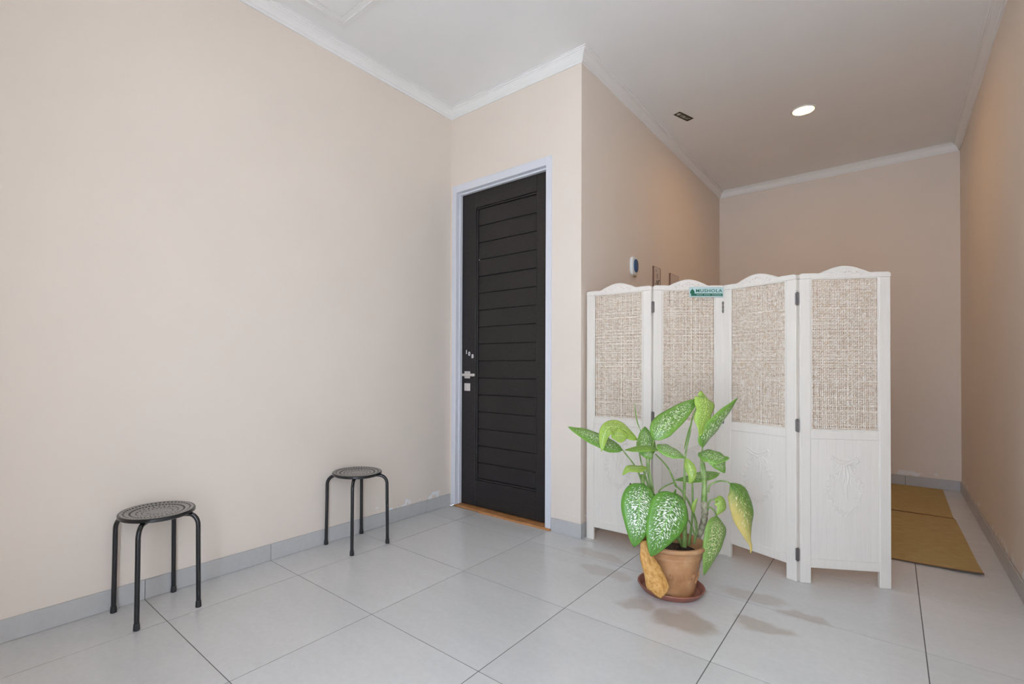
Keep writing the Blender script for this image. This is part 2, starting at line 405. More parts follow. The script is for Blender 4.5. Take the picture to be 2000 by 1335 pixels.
for i in range(-5, 3):
    for j in range(-6, 11):
        x0, x1, y0, y1 = TX+TS*i, TX+TS*(i+1), TY+TS*j, TY+TS*(j+1)
        for (ax, bx_, ay, by) in ((XL, XR, YF, YD), (XC, XR, YD, YB)):
            cx0, cx1, cy0, cy1 = max(x0, ax), min(x1, bx_), max(y0, ay), min(y1, by)
            if ay == YD and y0 < YD < y1 and x0 >= XC: continue          # already laid whole below
            if ay == YF and y0 < YD < y1:
                if x0 >= XC: cy1 = min(y1, YB)
            if cx1-cx0 > .01 and cy1-cy0 > .01: tile(cx0, cx1, cy0, cy1)
# the tile row that straddles the door-wall line beside the corner
# skirting tiles
SH, ST = .09, .009
def skirting(name, label, axis, fixed, sgn, a, b_, first):
    root = MB()
    if axis == 1: root.box(min(fixed, fixed+sgn*.002), max(fixed, fixed+sgn*.002), a, b_, 0.001, SH-.004)
    else: root.box(a, b_, min(fixed, fixed+sgn*.002), max(fixed, fixed+sgn*.002), 0.001, SH-.004)
    o = struct(root.build(name, M['grout']), label, 'baseboard')
    cuts = [a]; k = first
    while k < b_-.02:
        if k > a+.02: cuts.append(k)
        k += TS
    cuts.append(b_)
    for p, q in zip(cuts[:-1], cuts[1:]):
        t = MB(); h = .0012; lo, hi = (fixed+sgn*.0021, fixed+sgn*ST); lo, hi = min(lo, hi), max(lo, hi)
        if axis == 1: t.box(lo, hi, p+h, q-h, .001, SH, bev=.001)
        else: t.box(p+h, q-h, lo, hi, .001, SH, bev=.001)
        t.build('skirting_tile', M['skirt'], o)
skirting('baseboard_left', 'grey tile skirting along the long left wall', 1, XL, 1, YF, YD, TY-5*TS)
skirting('baseboard_middle', 'short grey tile skirting right of the dark door', 0, YD, -1, DX1+.004, XC+ST, TX-5*TS)
skirting('baseboard_inner', 'grey tile skirting on the niche side wall behind the screen', 1, XC, 1, YD, YB, TY-2*TS)
skirting('baseboard_back', 'grey tile skirting along the far wall of the niche', 0, YB, -1, XC+ST, XR, TX-5*TS)
skirting('baseboard_right', 'grey tile skirting along the right wall', 1, XR, -1, YF, YB-ST, TY-5*TS)
# crown moulding, mitred round the room
PROF = [(0, -.072), (.007, -.072), (.009, -.060), (.014, -.056), (.020, -.040), (.031, -.024), (.036, -.021), (.037, -.014), (.043, -.013), (.044, -.005), (.055, -.004), (.055, 0), (0, 0)]
PATH = [(XL, YF), (XL, YD), (XC, YD), (XC, YB), (XR, YB), (XR, YF)]
LAB = ['white crown moulding above the long left wall', 'white crown moulding above the dark door', 'white crown moulding above the niche side wall',
       'white crown moulding above the far niche wall', 'white crown moulding above the right wall', 'white crown moulding above the entrance wall']
npth = len(PATH)
for k in range(npth):
    p, q = Vector(PATH[k]), Vector(PATH[(k+1) % npth]); o_, r_ = Vector(PATH[k-1]), Vector(PATH[(k+2) % npth])
    def inn(a, c): d = (c-a).normalized(); return Vector((d.y, -d.x))
    n0, n1, n2 = inn(o_, p), inn(p, q), inn(q, r_)
    m0, m1 = n0+n1, n1+n2
    b = MB(); vv = [(p.x+m0.x*a, p.y+m0.y*a, ZC+z) for a, z in PROF]+[(q.x+m1.x*a, q.y+m1.y*a, ZC+z) for a, z in PROF]
    n = len(PROF); b.add(vv, [(i, (i+1) % n, (i+1) % n+n, i+n) for i in range(n)]+[tuple(range(n)), tuple(range(2*n-1, n-1, -1))])
    struct(b.build('trim_%d' % (k+1), M['mould']), LAB[k], 'moulding')
# ceiling access hatch
def ring(b, x0, x1, y0, y1, w, z0, z1):
    b.box(x0, x1, y0, y0+w, z0, z1); b.box(x0, x1, y1-w, y1, z0, z1); b.box(x0, x0+w, y0+w, y1-w, z0, z1); b.box(x1-w, x1, y0+w, y1-w, z0, z1)
hx0, hx1, hy0, hy1 = -2.435, -1.695, .94, 1.68
hat = tag(empty('ceiling_hatch', (-2.065, 1.31, ZC)), 'square white access hatch in the ceiling above the long wall', 'hatch')
b = MB(); ring(b, -.37, .37, -.37, .37, .035, -.012, 0); ring(b, -.335, .335, -.335, .335, .028, -.007, 0); b.build('hatch_frame', M['mould'], hat)
b = MB(); b.box(-.302, .302, -.302, .302, -.004, 0, bev=.001); b.build('hatch_panel', M['ceil'], hat)

# ---------------------------------------------------------------- door
door = struct(empty('door_1', (0, 0, 0)), 'tall dark brown wooden door with horizontal planks and number 108', 'door')
JW, YL = .044, 2.842                       # jamb face width, front of the leaf
def jamb(x0, x1, z0, z1, name, stop):
    b = MB(); b.box(x0, x1, YD-.006, YD+TH-.027, z0, z1, bev=.002); b.build(name, M['frame'], door)
jamb(DX0, DX0+JW, .0145, DZ, 'jamb', 1); jamb(DX1-JW, DX1, .0145, DZ, 'jamb', -1)
b = MB(); b.box(DX0+JW, DX1-JW, YD-.006, YD+TH-.027, DZ-.058, DZ, bev=.002); b.build('head_jamb', M['frame'], door)
b = MB(); b.box(DX0+JW, DX0+JW+.012, YD+.03, YL-.004, 0.02, DZ-.058); b.box(DX1-JW-.012, DX1-JW, YD+.03, YL-.004, .02, DZ-.058); b.box(DX0+JW+.012, DX1-JW-.012, YD+.03, YL-.004, DZ-.070, DZ-.058)
b.build('door_stop', M['frame'], door)
lx0, lx1, lz0, lz1 = DX0+JW+.003, DX1-JW-.003, .019, DZ-.062
ix0, ix1, iz0, iz1 = -2.392, -1.842, .216, 2.283
b = MB(); b.box(lx0, ix0, YL, YL+.04, lz0, lz1, bev=.003); b.build('stile', M['door'], door)
b = MB(); b.box(ix1, lx1, YL, YL+.04, lz0, lz1, bev=.003); b.build('stile', M['door'], door)
b = MB(); b.box(ix0, ix1, YL, YL+.04, iz1, lz1, bev=.003); b.build('top_rail', M['door'], door)
b = MB(); b.box(ix0, ix1, YL, YL+.04, lz0, iz0, bev=.003); b.build('bottom_rail', M['door'], door)
b = MB(); b.box(ix0, ix1, YL+.03, YL+.038, iz0, iz1); b.build('core_panel', M['rubber'], door)
b = MB()
for (a0, a1, c0, c1) in ((ix0, ix0+.012, iz0, iz1), (ix1-.012, ix1, iz0, iz1), (ix0+.012, ix1-.012, iz0, iz0+.012), (ix0+.012, ix1-.012, iz1-.012, iz1)):
    b.box(a0, a1, YL+.008, YL+.03, c0, c1, bev=.004)
b.build('panel_moulding', M['door'], door)
z = iz1-.012; pitch = .1283; first = True
plank_me = None
while z > iz0+.02:
    z0 = max(z-pitch, iz0+.012); b = MB(); hh = (z-z0)/2-.0022
    if abs(z-z0-pitch) < 1e-6 and plank_me: me = plank_me
    else:
        b.box(-(ix1-ix0)/2+.013, (ix1-ix0)/2-.013, -.006, .006, -hh, hh, bev=.0022); me = b.mesh('plank', M['door'])
        if abs(z-z0-pitch) < 1e-6: plank_me = me
    link('plank', me, door, ((ix0+ix1)/2, YL+.0235, (z+z0)/2)); z = z0
# lever handle, lock plate, number
b = MB(); b.box(-.027, .027, -.008, 0, -.027, .027, bev=.003)
hd = b.build('rosette', M['steel'], door, (-2.470, YL, 1.010)); hd['label'] = 'brushed nickel square rosette'
b = MB(); b.tube([(0, -.004, 0), (0, -.05, 0)], .009, 12); b.box(-.012, .115, -.060, -.046, -.010, .010, bev=.004)
b.build('lever', M['steel'], hd, smooth=True)
b = MB(); b.box(-.028, .028, -.007, 0, -.029, .029, bev=.003); b.box(-.004, .004, -.0085, -.006, -.012, .012)
lk_ = b.build('lock_plate', M['steel'], door, (-2.470, YL, .916)); lk_['label'] = 'brushed nickel square lock plate'
for ch, x, zz in (('1', -2.481, 1.184), ('0', -2.453, 1.170), ('8', -2.420, 1.151)):
    me = text_mesh(ch, .042, .001, 'digit', M['digit'], .0012)
    d = link('digit', me, door, (x, YL-.0015, zz)); d.rotation_euler = (math.radians(90), 0, 0); d['label'] = 'white number %s' % ch
b = MB(); b.blob((0, 0, 0), .005, .004, .005); b.build('peg', M['white'], door, (-2.372, YL+.016, 1.885))
# orange threshold tiles under the door
tx = [DX0+.02, -2.30, -1.975, DX1-.002]
for a, c in zip(tx[:-1], tx[1:]):
    b = MB(); b.box(a+.001, c-.001, YD+.004 if a < -2.5 else YD-.012, YL+.05, -.002, .014, bev=.003); b.build('threshold_tile', M['orange'], door)
LEAVES=[
 ('speck', [(-0.9709, 2.2472, 0.6772), (-1.0162, 2.1813, 0.7136), (-1.0778, 2.088, 0.7589), (-1.1282, 2.0045, 0.7968)], 0.0414, (0.649, -0.523, 0.553), 0.25, [(-0.9045, 2.3331, 0.5062), (-0.9313, 2.3089, 0.5909), (-0.9709, 2.2472, 0.6772)], 0.2, 'ovate'),
 ('pale', [(-0.9009, 2.2541, 0.7314), (-0.9384, 2.1814, 0.7845), (-0.9687, 2.1155, 0.8017), (-0.983, 2.0771, 0.7705), (-0.9936, 2.0691, 0.689)], 0.0396, (0.403, -0.775, 0.488), 0.35, [(-0.8834, 2.3515, 0.4893), (-0.9119, 2.3253, 0.6165), (-0.9009, 2.2541, 0.7314)], 0.35, 'ovate'),
 ('pale', [(-0.9221, 2.1828, 0.7493), (-0.9444, 2.137, 0.7616), (-0.9645, 2.1066, 0.7532)], 0.0343, (0.712, -0.677, 0.186), 0.2, [], 0.3, 'ovate'),
 ('speck', [(-0.8717, 2.3201, 0.6375), (-0.8779, 2.3141, 0.6895), (-0.8974, 2.3494, 0.7425), (-0.9164, 2.3854, 0.782)], 0.0475, (0.528, -0.773, 0.351), 0.25, [(-0.8738, 2.36, 0.4724), (-0.8864, 2.3481, 0.5572), (-0.8717, 2.3201, 0.6375)], 0.15, 'ovate'),
 ('green', [(-0.8186, 2.2991, 0.6913), (-0.8446, 2.237, 0.7042), (-0.8796, 2.1804, 0.7008), (-0.9108, 2.1271, 0.6983)], 0.025, (0.32, -0.377, 0.869), 0.15, [], 0.15, 'ovate'),
 ('speck', [(-0.8607, 2.2364, 0.6928), (-0.8416, 2.2399, 0.6743), (-0.8325, 2.2481, 0.6501)], 0.0251, (0.626, -0.728, 0.278), 0.2, [], 0.1, 'ovate'),
 ('speck', [(-0.8469, 2.3138, 0.7303), (-0.8166, 2.3392, 0.7928), (-0.7633, 2.4239, 0.8611), (-0.7016, 2.5291, 0.9281)], 0.0567, (0.296, -0.89, 0.346), 0.22, [(-0.8673, 2.3656, 0.4725), (-0.883, 2.3503, 0.6082), (-0.8469, 2.3138, 0.7303)], 0.12, 'ovate'),
 ('speck', [(-0.8297, 2.3026, 0.711), (-0.7903, 2.3103, 0.6981), (-0.7466, 2.3218, 0.6789), (-0.7109, 2.3264, 0.6601)], 0.0415, (0.486, -0.411, 0.771), 0.25, [(-0.7837, 2.4374, 0.4984), (-0.8086, 2.3882, 0.5957), (-0.8408, 2.32, 0.6638)], 0.15, 'ovate'),
 ('pale', [(-0.7046, 2.5398, 0.9215), (-0.6783, 2.5227, 0.9277), (-0.666, 2.4944, 0.8751), (-0.6747, 2.4745, 0.8133), (-0.6858, 2.4525, 0.7503)], 0.0539, (0.793, -0.531, 0.298), 0.3, [(-0.7548, 2.4626, 0.4731), (-0.7543, 2.4741, 0.6411), (-0.741, 2.4974, 0.7507), (-0.7328, 2.5166, 0.8311), (-0.7046, 2.5398, 0.9215)], 0.55, 'ovate'),
 ('speck', [(-0.6822, 2.4961, 0.689), (-0.6588, 2.5023, 0.7494), (-0.6104, 2.5562, 0.8325), (-0.5622, 2.6493, 0.9273)], 0.0473, (0.918, -0.382, -0.105), 0.35, [(-0.6871, 2.5201, 0.5415), (-0.6946, 2.5126, 0.6178), (-0.6822, 2.4961, 0.689)], 0.12, 'ovate'),
 ('speck', [(-0.6958, 2.4714, 0.6671), (-0.6477, 2.4601, 0.6685), (-0.5965, 2.4515, 0.6556), (-0.5528, 2.4363, 0.6647)], 0.0482, (0.391, -0.536, 0.748), 0.15, [(-0.6808, 2.5258, 0.5245), (-0.6819, 2.524, 0.5924), (-0.6874, 2.4922, 0.6385)], 0.2, 'ovate'),
 ('speck', [(-0.6352, 2.4709, 0.6645), (-0.5996, 2.449, 0.6394), (-0.5758, 2.457, 0.5915)], 0.0447, (0.691, -0.578, 0.434), 0.15, [], 0.15, 'ovate'),
 ('speck', [(-0.642, 2.6381, 0.5527), (-0.6951, 2.5792, 0.5433), (-0.7415, 2.5129, 0.5327), (-0.79, 2.4315, 0.5307)], 0.031, (0.394, -0.463, 0.794), 0.2, [(-0.6866, 2.5475, 0.5028), (-0.6792, 2.5799, 0.5326), (-0.642, 2.6381, 0.5527)], 0.1, 'ovate'),
 ('pale', [(-0.7435, 2.4438, 0.6398), (-0.7227, 2.4358, 0.6044), (-0.7102, 2.4338, 0.5649), (-0.7186, 2.414, 0.5257)], 0.0242, (0.378, -0.921, 0.094), 0.4, [], 0.1, 'ovate'),
 ('yellow', [(-0.5726, 2.5398, 0.5307), (-0.5343, 2.5336, 0.4972), (-0.5114, 2.5279, 0.4214), (-0.5055, 2.5339, 0.3486), (-0.4977, 2.5414, 0.292), (-0.4895, 2.5621, 0.2521), (-0.4939, 2.5588, 0.2195)], 0.059, (0.706, -0.665, 0.244), 0.3, [(-0.668, 2.5374, 0.4737), (-0.6587, 2.5318, 0.5101), (-0.6213, 2.5374, 0.5335), (-0.5845, 2.5427, 0.535), (-0.5682, 2.5436, 0.5225)], 0.2, 'long'),
 ('pale', [(-0.6355, 2.5262, 0.4496), (-0.6131, 2.5192, 0.4451), (-0.6023, 2.5155, 0.4189), (-0.62, 2.5008, 0.3799)], 0.0312, (0.714, -0.672, 0.196), 0.3, [(-0.6747, 2.5327, 0.3972), (-0.6589, 2.5326, 0.434), (-0.6355, 2.5262, 0.4496)], 0.2, 'ovate'),
 ('speck2', [(-0.6213, 2.4998, 0.3774), (-0.609, 2.4714, 0.3253), (-0.6222, 2.4347, 0.2347), (-0.6555, 2.4208, 0.1153)], 0.058, (0.786, -0.601, 0.144), 0.25, [(-0.6748, 2.5329, 0.3718), (-0.6594, 2.5193, 0.4072), (-0.6348, 2.5142, 0.3963), (-0.6213, 2.4998, 0.3774)], 0.12, 'ovate'),
 ('white', [(-0.8661, 2.2338, 0.5383), (-0.8591, 2.1746, 0.4706), (-0.8536, 2.141, 0.3768), (-0.867, 2.1308, 0.2732)], 0.0778, (0.474, -0.86, 0.192), 0.14, [(-0.7618, 2.4857, 0.2626), (-0.8121, 2.3746, 0.3966), (-0.8515, 2.2998, 0.4877), (-0.8661, 2.2338, 0.5383)], 0.06, 'broad'),
 ('white', [(-0.7341, 2.2952, 0.499), (-0.7418, 2.2365, 0.4402), (-0.7641, 2.1789, 0.3482), (-0.7995, 2.1497, 0.2452)], 0.088, (0.601, -0.776, 0.192), 0.14, [(-0.7522, 2.4675, 0.2694), (-0.7423, 2.4217, 0.3832), (-0.7322, 2.3634, 0.4633), (-0.7341, 2.2952, 0.499)], 0.06, 'broad'),
 ('dry', [(-0.8419, 2.1785, 0.2954), (-0.8255, 2.1669, 0.2437), (-0.8042, 2.1729, 0.1774), (-0.7771, 2.1839, 0.1118), (-0.7702, 2.1906, 0.0559)], 0.0489, (0.524, -0.84, 0.141), 0.35, [], 0.35, 'dry'),
 ('pale', [(-0.8819, 2.325, 0.5952), (-0.9052, 2.2653, 0.5995), (-0.9285, 2.2187, 0.6009), (-0.9475, 2.1895, 0.57)], 0.0216, (0.538, -0.474, 0.697), 0.4, [(-0.9026, 2.3347, 0.5062), (-0.8993, 2.3371, 0.5487), (-0.8819, 2.325, 0.5952)], 0.2, 'ovate'),
 ('green', [(-0.9147, 2.3209, 0.7735), (-0.9242, 2.3122, 0.8116), (-0.9305, 2.3061, 0.8583), (-0.9349, 2.3018, 0.9066)], 0.0059, (0.985, 0.17, -0.001), 0.6, [(-0.8864, 2.3481, 0.5572), (-0.8957, 2.3387, 0.659), (-0.9147, 2.3209, 0.7735)], 0.0, 'ovate'),
 ('green', [(-0.7543, 2.4605, 0.6769), (-0.7489, 2.4777, 0.7179), (-0.7403, 2.4977, 0.7764), (-0.7311, 2.5051, 0.8107)], 0.0077, (0.985, 0.17, -0.001), 0.6, [], 0.0, 'ovate'),
 ('pale', [(-0.7106, 2.4623, 0.3804), (-0.7036, 2.4546, 0.421), (-0.6947, 2.4618, 0.4569)], 0.0142, (0.859, -0.512, -0.008), 0.5, [(-0.7104, 2.5035, 0.2697), (-0.7117, 2.4885, 0.3238), (-0.7106, 2.4623, 0.3804)], 0.0, 'ovate'),
 ('pale', [(-0.7329, 2.4568, 0.3437), (-0.7411, 2.4361, 0.3719), (-0.7422, 2.4215, 0.404)], 0.0126, (0.859, -0.512, -0.008), 0.5, [(-0.7201, 2.4952, 0.2696), (-0.7233, 2.4787, 0.3068), (-0.7329, 2.4568, 0.3437)], 0.0, 'ovate'),
 ('green', [(-0.7735, 2.3806, 0.4624), (-0.7709, 2.3826, 0.4815), (-0.7689, 2.384, 0.5006)], 0.0091, (0.859, -0.512, -0.008), 0.5, [], 0.0, 'ovate')]
STEMS=[
 ('green', [(-0.7556, 2.4653, 0.21), (-0.7534, 2.466, 0.3034), (-0.757, 2.4616, 0.4052), (-0.7547, 2.4622, 0.5071), (-0.7525, 2.4628, 0.6175)], 0.012, 0.005),
 ('woody', [(-0.7226, 2.5463, 0.2345), (-0.6998, 2.5519, 0.294), (-0.6812, 2.5275, 0.3632), (-0.683, 2.5251, 0.4311)], 0.015, 0.013),
 ('green', [(-0.683, 2.5251, 0.4294), (-0.6821, 2.525, 0.4906), (-0.6819, 2.5243, 0.5585), (-0.6869, 2.5193, 0.6179)], 0.014, 0.008),
 ('green', [(-0.7685, 2.4806, 0.2069), (-0.8099, 2.4169, 0.337), (-0.8482, 2.3827, 0.4217), (-0.877, 2.3573, 0.4724), (-0.9045, 2.3331, 0.5062), (-0.907, 2.3303, 0.5571)], 0.01, 0.009),
 ('green', [(-0.7489, 2.5107, 0.2077), (-0.7324, 2.5099, 0.3484), (-0.732, 2.5083, 0.5025), (-0.7364, 2.4902, 0.5901), (-0.7403, 2.4599, 0.6321)], 0.006, 0.003),
 ('green', [(-0.7263, 2.5168, 0.22), (-0.7133, 2.5137, 0.3089), (-0.7325, 2.4827, 0.4054), (-0.7613, 2.457, 0.4731), (-0.7901, 2.4317, 0.5069)], 0.006, 0.004),
 ('green', [(-0.8424, 2.4142, 0.4162), (-0.8481, 2.3822, 0.4726), (-0.8223, 2.4041, 0.5024), (-0.7901, 2.4316, 0.5196)], 0.004, 0.003)]

# ================================================================ OBJECTS
# ---------------------------------------------------------------- folding screen
SW, SZ = .404, 1.548
def cane_mesh():
    rnd = random.Random(3)
    b = MB(); s0, s1, z0, z1 = .050, SW-.050, .756, 1.526
    def strands(a, c, pitch):
        out = []; x = a
        while x < c:
            out.append(x+rnd.uniform(-.0013, .0013)); x += pitch*rnd.uniform(.9, 1.1)
        return out
    V = strands(s0+.003, s1, .0090); Hh = strands(z0+.003, z1, .0088)
    def strip(pts, w, th, wd):
        vv = []; ff = []
        for p in pts:
            for a, c in ((-w, -th), (w, -th), (w, th), (-w, th)):
                q = Vector(p)+wd*a; q.y += c; vv.append(q)
        for i in range(len(pts)-1):
            for j in range(4): ff.append((i*4+j, i*4+(j+1) % 4, i*4+4+(j+1) % 4, i*4+4+j))
        b.add(vv, ff)
    for k, x in enumerate(V):
        w = rnd.uniform(.0017, .0031); dx = 0
        pts = [(x, 0, z0)]
        for i, z in enumerate(Hh):
            dx += rnd.uniform(-.0003, .0003); dx *= .97; pts.append((x+dx, .0005*(1 if (i+k) % 2 else -1), z))
        pts.append((x, 0, z1)); strip(pts, w, .0006, Vector((1, 0, 0)))
    for k, z in enumerate(Hh):
        w = rnd.uniform(.0016, .0030); dz = 0
        pts = [(s0, 0, z)]
        for i, x in enumerate(V):
            dz += rnd.uniform(-.0003, .0003); dz *= .97; pts.append((x, .0005*(-1 if (i+k) % 2 else 1), z+dz))
        pts.append((s1, 0, z)); strip(pts, w, .0006, Vector((0, 0, 1)))
    return b.mesh('cane_webbing', M['cane'], fix=False)
def arch(s):
    t = (s-.070)/(SW-.140)
    if t <= 0 or t >= 1: return 0
    # shallow ogee crest
    return .034*(.5-.5*math.cos(2*math.pi*t))**.85 - .004*math.sin(math.pi*min(1, max(0, (t if t < .5 else 1-t)/.16)))*(1 if min(t, 1-t) < .16 else 0)
def top_rail_mesh():
    b = MB(); n = 40; y = .011; s0, s1 = .0, SW
    xs = [s0+(s1-s0)*i/n for i in range(n+1)]
    zt = lambda s: SZ+arch(s)-(.006*max(0, 1-min(s, SW-s)/.008)**2)
    vv = []; ff = []
    for s in xs:
        zb = 1.522
        vv += [(s, -y, zb), (s, -y, zt(s)-.003), (s, -y+.003, zt(s)), (s, y-.003, zt(s)), (s, y, zt(s)-.003), (s, y, zb)]
    for i in range(n):
        for j in range(6): ff.append((i*6+j, i*6+(j+1) % 6, i*6+6+(j+1) % 6, i*6+6+j))
    ff += [tuple(range(6)), tuple(n*6+j for j in range(5, -1, -1))]
    b.add(vv, ff)
    return b.mesh('top_rail', M['screen'])
def scroll_mesh():
    b = MB(); c = SW/2; y = -.0112
    for sg in (-1, 1):
        P = [(c+sg*(.004+.085*t), y, 1.541+.012*math.sin(2.6*math.pi*t)*(1-t)+.006) for t in [i/16 for i in range(17)]]
        b.tube(P, .0026, 6, flat=.5, nrm=(0, 1, 0))
        for k in range(4): b.blob((c+sg*(.020+.018*k), y, 1.549+.005*(-1)**k-.002*k), .007, .0022, .0032, Matrix.Rotation(sg*.7*(-1)**k, 3, 'Y'), 8, 4)
    b.blob((c, y, 1.556), .010, .003, .009)
    return b.mesh('crest_scroll', M['screen'], smooth=True)
def carving_mesh():
    b = MB(); cx, cz = SW/2, .478; y = -.0055; rnd = random.Random(5)
    # wreath of rosettes and leaves round a shield-shaped loop
    def loop(t):
        a = 2*math.pi*t; w = .076*(1-.22*max(0, -math.sin(a)))
        return cx+w*math.cos(a), cz-.012+.098*math.sin(a)-.012*max(0, -math.sin(a))
    K = 22
    for k in range(K):
        t = (k+.5)/K
        if .17 < t < .33: continue
        x, z = loop(t); x2, z2 = loop(t+.01); ang = math.atan2(z2-z, x2-x)
        if k % 3 == 0:
            for q in range(5):
                a = 2*math.pi*q/5+k; b.blob((x+.0075*math.cos(a), y, z+.0075*math.sin(a)), .0056, .0036, .0056, None, 7, 4)
            b.blob((x, y-.002, z), .004, .003, .004, None, 7, 4)
        else:
            for sg in (-1, 1):
                R = Matrix.Rotation(-(ang+sg*.75), 3, 'Y'); b.blob((x+sg*.006*math.sin(ang), y, z-sg*.006*math.cos(ang)), .0125, .0034, .0044, R, 8, 4)
    P = [(loop(i/40)[0], y+.001, loop(i/40)[1]) for i in range(40)]; b.tube(P, .0026, 6, closed=True, nrm=(0, 1, 0), flat=.8)
    # swag of ribbon on top, folds of cloth falling inside the wreath
    top = .592
    for dz_, rr_ in ((.020, .0042), (.004, .0046)):
        P = catmull([(cx-.050, y, top+dz_+.010), (cx-.060, y, top+dz_+.018), (cx-.052, y, top+dz_+.022), (cx-.028, y, top+dz_+.008), (cx, y, top+dz_), (cx+.028, y, top+dz_+.009), (cx+.054, y, top+dz_+.024), (cx+.062, y, top+dz_+.016), (cx+.052, y, top+dz_+.006)], 32)
        b.tube(P, rr_, 6, nrm=(0, 1, 0), flat=.8)
    for q, (sx, ln) in enumerate(((-.040, .050), (-.022, .105), (-.004, .150), (.014, .170), (.032, .110), (.046, .055))):
        P = catmull([(cx+sx*.6, y, top), (cx+sx+.004, y, top-ln*.35), (cx+sx-.005, y, top-ln*.7), (cx+sx*.8+.004, y, top-ln)], 16)
        b.tube(P, .0052, 6, nrm=(0, 1, 0), flat=.75, r1=.0022)
    b.blob((cx, y-.002, top+.002), .009, .005, .008)
    # stalk slanting down to the left
    P = catmull([(cx+.044, y, cz-.088), (cx+.020, y, cz-.112), (cx+.002, y, cz-.142)], 8); b.tube(P, .0045, 6, nrm=(0, 1, 0), flat=.8)
    return b.mesh('carved_wreath', M['screen'], smooth=True)
def board_mesh():
    b = MB(); s0, s1, z0, z1 = .048, SW-.048, .119, .724; y0, y1 = -.0045, .0045; pitch = .0386; g = .0011
    # beaded boards: shallow grooves between
    xs = []; x = s0
    while x < s1-.004:
        e = min(x+pitch, s1); xs.append((x+g, e-g)); x = e
    poly = []
    for a, e in xs: poly += [(a-g*.6, y0+.0005), (a, y0), (e, y0), (e+g*.6, y0+.0005)]
    poly += [(s1, y1), (s0, y1)]
    b.prism(poly, 2, z0, z1); return b.mesh('screen_panel', M['screen'])
def stile_mesh(s0, s1):
    b = MB(); b.box(s0, s1, -.011, .011, 0, 1.522, bev=.003); return b.mesh('stile', M['screen'])
def rail_mesh(nm, z0, z1):
    b = MB(); b.box(.050, SW-.050, -.0095, .0095, z0, z1, bev=.002); return b.mesh(nm, M['screen'])
ME = dict(board=board_mesh(), l=stile_mesh(0, .050), r=stile_mesh(SW-.050, SW), top=top_rail_mesh(), mid=rail_mesh('middle_rail', .719, .762), bot=rail_mesh('bottom_rail', .078, .123),
          cane=cane_mesh(), carve=carving_mesh(), scroll=scroll_mesh())
b = MB()          # thin beads framing the cane
for (a0, a1, c0, c1) in ((.050, .056, .762, 1.522), (SW-.056, SW-.050, .762, 1.522)): b.box(a0, a1, -.0085, -.004, c0, c1, bev=.0015)
for (a0, a1, c0, c1) in ((.056, SW-.056, .762, .768), (.056, SW-.056, 1.516, 1.522)): b.box(a0, a1, -.0085, -.004, c0, c1, bev=.0015)
ME['bead'] = b.mesh('bead', M['screen'])
SCR = [(-1.460, 2.828), (-1.046, 2.840), (-.735, 3.098), (-.358, 2.948), (.000, 3.163)]
screen = tag(empty('folding_screen', (*SCR[2], 0)), 'cream four-panel folding screen with woven cane and carved wreaths', 'folding screen')
org = Vector((*SCR[2], 0)); PF = []
for k in range(4):
    a, c = Vector((*SCR[k], 0)), Vector((*SCR[k+1], 0)); d = (c-a); L_ = d.length; d.normalize(); off = (L_-SW)/2
    p = link('screen_panel', ME['board'], screen, a+d*off-org); p.rotation_euler = (0, 0, math.atan2(d.y, d.x))
    PF.append((a+d*off, d))
    for nm, key in (('stile', 'l'), ('stile', 'r'), ('top_rail', 'top'), ('middle_rail', 'mid'), ('bottom_rail', 'bot'), ('bead', 'bead'), ('carved_wreath', 'carve'), ('crest_scroll', 'scroll'), ('cane_webbing', 'cane')):
        o = link(nm, ME[key], p)
        if key == 'cane': o['kind'] = 'stuff'; o['label'] = 'open woven cane webbing'
b = MB(); b.tube([(0, 0, -.033), (0, 0, .033)], .0045, 10)
for sg in (-1, 1):
    b.box(min(0, sg*.009), max(0, sg*.009), -.0015, .0015, -.030, .030, bev=.0007)
for zz in (-.022, 0, .022): b.tube([(0, 0, zz-.003), (0, 0, zz+.003)], .0062, 10)
hinge_me = b.mesh('hinge', M['hinge'], smooth=True)
for k in (1, 2, 3):
    d0, d1 = PF[k-1][1], PF[k][1]; t = (d0+d1).normalized(); n = Vector((t.y, -t.x, 0))
    for zz in (1.421, .785, .140):
        front = 1
        h = link('hinge', hinge_me, screen, Vector((*SCR[k], zz))+n*.0135*front-org); h.rotation_euler = (0, 0, math.atan2(t.y, t.x))
# ---------------------------------------------------------------- MUSHOLA plate on the second panel
a, d = PF[1]; n = Vector((d.y, -d.x, 0)); c = a+d*.300+n*.0165+Vector((0, 0, 1.5075))
sign = tag(empty('name_plate', c), 'pale aqua MUSHOLA plate fixed to the top of the screen', 'sign')
sign.rotation_euler = (math.radians(90), 0, math.atan2(d.y, d.x))
b = MB(); b.box(-.0965, .0965, -.029, .029, -.002, .001, bev=.0012); b.build('plate', M['acrylic'], sign)
me = text_mesh('MUSHOLA', .030, .0005, 'lettering', M['signgreen'], .00035, 1.1)
wx = max(v.co.x for v in me.vertices)-min(v.co.x for v in me.vertices); o = link('lettering', me, sign, (.0135, .0065, .0017)); o.scale = (.150/wx, .86, 1)
b = MB(); b.box(-.088, .092, -.0225, -.0085, .001, .0018); b.build('green_band', M['signgreen'], sign)
b = MB()
for k in range(16):
    x = -.056+k*.0088
    if k in (4, 9): continue
    b.box(x, x+.0058, -.0172, -.0138, .0018, .0022)
b.build('small_print', M['acrylic'], sign)
b = MB()      # dome emblem
P = [(-.093, -.0090), (-.068, -.0090), (-.068, .000)]+[(-.0805+.0125*math.cos(t), .000+.011*math.sin(t)+(.006*max(0, math.sin(t))**8)) for t in [math.pi*i/14 for i in range(15)]]+[(-.093, 0)]
b.prism(P, 2, .001, .0018); b.box(-.0812, -.0798, .015, .0225, .001, .0018); b.build('dome_emblem', M['signgreen'], sign)

